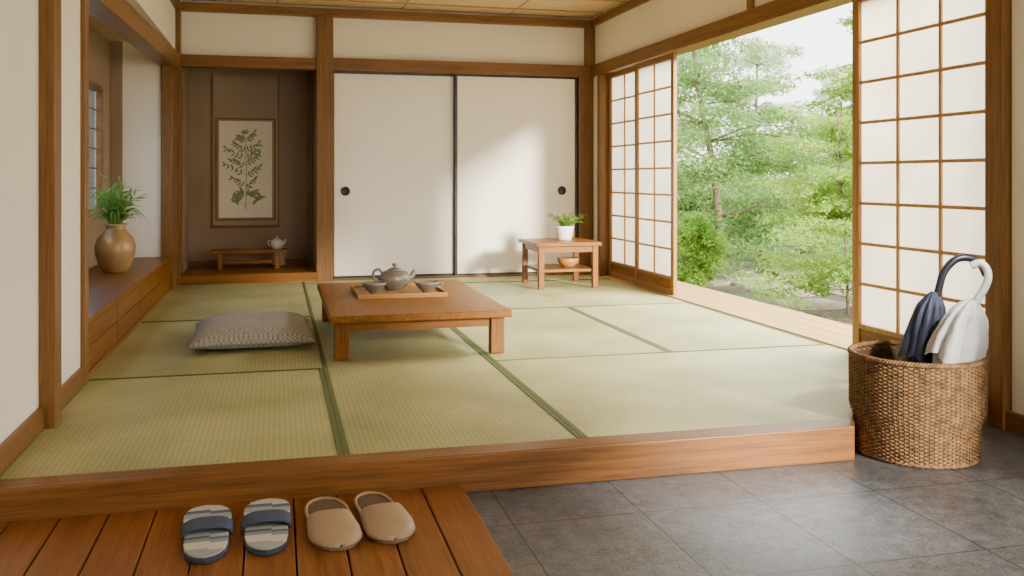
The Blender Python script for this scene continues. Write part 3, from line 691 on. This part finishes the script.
def tree(name,x,y,h,spread,lean,nl,size,mat,lab,layers=7,z0=.3,flatk=.28,asp=.4,cat='tree',tw=.028,nb=5):
    e=empty(name,(x,y,ZO),lab,cat)
    tr=[(0,0,-.05),(lean[0]*.2,lean[1]*.2,h*.3),(lean[0]*.7,lean[1]*.7,h*.6),(lean[0],lean[1],h*.95)]
    P=cr(tr,5); parts=[tube_vf(P,[h*tw,h*.006],8)]; cl=[]
    for i in range(layers):
        t=z0+(1-z0)*(i+.5)/layers; p=P[min(len(P)-1,int(t*(len(P)-1)))]
        for k in range(nb):
            a=random.uniform(0,6.28); R=spread*(1.05-.55*t)*random.uniform(.35,1)
            q=p+Vector((math.cos(a)*R,math.sin(a)*R,h*.06*random.uniform(-.9,1.3)))
            mid=(p+q)/2+Vector((0,0,h*.03)); parts.append(tube_vf(cr([p,mid,q],3),[h*tw*.25,h*.002],5))
            rr=spread*random.uniform(.20,.38)*(1.1-.5*t)
            cl.append((q,(rr,rr,rr*flatk*random.uniform(.7,1.5))))
            m2=(p+q)/2; cl.append((m2+Vector((0,0,.05)),(rr*.8,rr*.8,rr*flatk)))
    V,F=merge(parts); mesh('trunk',V,F,BARK,e,True)
    V,F=leaves_np(cl,nl,size,asp,.4); npmesh('foliage',V,F,mat,e,kind='stuff')
def bush(name,x,y,r,h,nl,size,mat,lab,asp=.35,nc=16,cat='shrub',zk=.22):
    e=empty(name,(x,y,ZO),lab,cat); cl=[]; parts=[]
    for k in range(nc):
        a=random.uniform(0,6.28); R=r*random.uniform(0,.8); z=h*random.uniform(.12,.92)*(1-.35*R/r)
        q=Vector((R*math.cos(a),R*math.sin(a),z)); cl.append((q,(r*.33,r*.33,r*zk))); parts.append(tube_vf([(0,0,0),q*.5+Vector((0,0,.05)),q],[.014,.004],5))
    V,F=merge(parts); mesh('stem',V,F,BARK,e,True); V,F=leaves_np(cl,nl,size,asp,.3); npmesh('foliage',V,F,mat,e,kind='stuff')
def at(u,t): du=(u-512)/930; return t*(SN+du*CS), t*(CS-du*SN)
x,y=at(722,13.5); tree('garden_tree',x,y,4.6,2.05,(-.4,.3),42000,.07,LG['pine'],'tall layered green maple tree with spreading branches',12,.06,.26,tw=.014,nb=7)
x,y=at(590,17); tree('garden_tree',x,y,4.4,1.7,(.5,.1),9000,.11,LG['mid'],'green garden tree behind the shoji screens',7,.2)
x,y=at(848,9.6); tree('garden_maple',x,y,2.2,1.0,(-.05,.1),26000,.06,LG['near'],'bright green sunlit young maple beside the path',11,.12,.30,.28,tw=.007,nb=7)
x,y=at(786,17.5); tree('garden_tree',x,y,2.8,1.5,(.2,.1),18000,.08,LG['mid'],'mid-green rounded garden tree',10,.05,.35,tw=.014)
x,y=at(893,12.5); tree('garden_tree',x,y,4.2,1.3,(-.3,0),14000,.07,LG['near'],'leafy bright green tree near the screen',9,.2,tw=.015)
for u,t,h,s in [(672,23,7.0,2.1),(752,26.5,5.7,2.1),(836,23.0,4.1,1.9),(925,26,6,2.1)]:
    x,y=at(u,t); tree('background_tree',x,y,h,s,(.3,.2),22000,.13,LG['far'],'pale haze-tinted green tree at the far edge of the garden',11,.05,.5,tw=.012)
x,y=at(698,11.4); bush('shrub',x,y,.52,1.0,15000,.055,LG['near'],'rounded bright green leafy shrub beside the path',nc=40)
x,y=at(766,15.8); bush('shrub',x,y,.6,.7,8000,.07,LG['mid'],'low spreading green shrub',nc=24)
for u,t in [(690,19.5),(745,20.3),(800,20.3),(855,18.5)]:
    x,y=at(u,t); bush('shrub',x,y,.95,1.5,10000,.10,LG['mid'],'dense green hedge shrub at the back of the garden',nc=28)
bush('shrub',-2.9,8.9,.8,2.0,1800,.1,LG['mid'],'green shrub outside the side window')
# ---------------------------------------------------------------- world and lights
w=bpy.data.worlds.new('world'); bpy.context.scene.world=w; w.use_nodes=True; nt=w.node_tree
bg=nt.nodes['Background']; tc=nt.nodes.new('ShaderNodeTexCoord'); sp=nt.nodes.new('ShaderNodeSeparateXYZ'); nt.links.new(tc.outputs['Generated'],sp.inputs[0])
nt.links.new(ramp(nt,sp.outputs[2],[(0.0,(1,.98,.94,1)),(.35,(.98,.98,1,1)),(1,(.84,.90,1,1))]),bg.inputs[0]); bg.inputs[1].default_value=5.6
sun=bpy.data.lights.new('sun','SUN'); sun.energy=13; sun.angle=.12; sun.color=(1,.91,.76)
so=bpy.data.objects.new('sun',sun); C.objects.link(so); d=Vector((-.30,.93,-.235)); so.rotation_euler=d.to_track_quat('-Z','Y').to_euler()
def area(nm,loc,target,sx,sy,e,col):
    l=bpy.data.lights.new(nm,'AREA'); l.shape='RECTANGLE'; l.size=sx; l.size_y=sy; l.energy=e; l.color=col
    o=bpy.data.objects.new(nm,l); C.objects.link(o); o.location=loc; o.rotation_euler=(Vector(target)-Vector(loc)).to_track_quat('-Z','Y').to_euler()
area('entrance_fill',(2.4,-1.0,2.0),(1.2,6.5,.6),1.4,1.2,58,(1,.93,.84))  # added fill lamp, unseen behind the camera, lifts the interior
area('garden_fill',(4.6,5.6,3.3),(1.2,6.2,0),2.4,1.2,720,(1,.95,.85))  # added fill lamp above the opening, boosts the daylight coming in
def spot(nm,loc,target,e,ang,col,bl=.7):
    l=bpy.data.lights.new(nm,'SPOT'); l.energy=e; l.spot_size=math.radians(ang); l.spot_blend=bl; l.shadow_soft_size=.1; l.color=col
    o=bpy.data.objects.new(nm,l); C.objects.link(o); o.location=loc; o.rotation_euler=(Vector(target)-Vector(loc)).to_track_quat('-Z','Y').to_euler()
spot('sun_patch_spot',(3.05,.4,2.4),(1.65,3.0,ZG),1200,17,(1,.95,.88))  # added spot lamp, imitates a sun patch on the tiles
spot('sun_patch_spot.001',(3.05,1.3,2.4),(2.45,4.25,0),1000,17,(1,.94,.84))  # second added spot, imitates a sun patch on the tatami
# camera
cam=bpy.data.cameras.new('camera'); co=bpy.data.objects.new('camera',cam); C.objects.link(co)
co.location=(0,0,1); co.rotation_euler=(math.pi/2,0,-TH); cam.sensor_width=36; cam.lens=930*36/1024; cam.shift_y=-110/1024
bpy.context.scene.camera=co
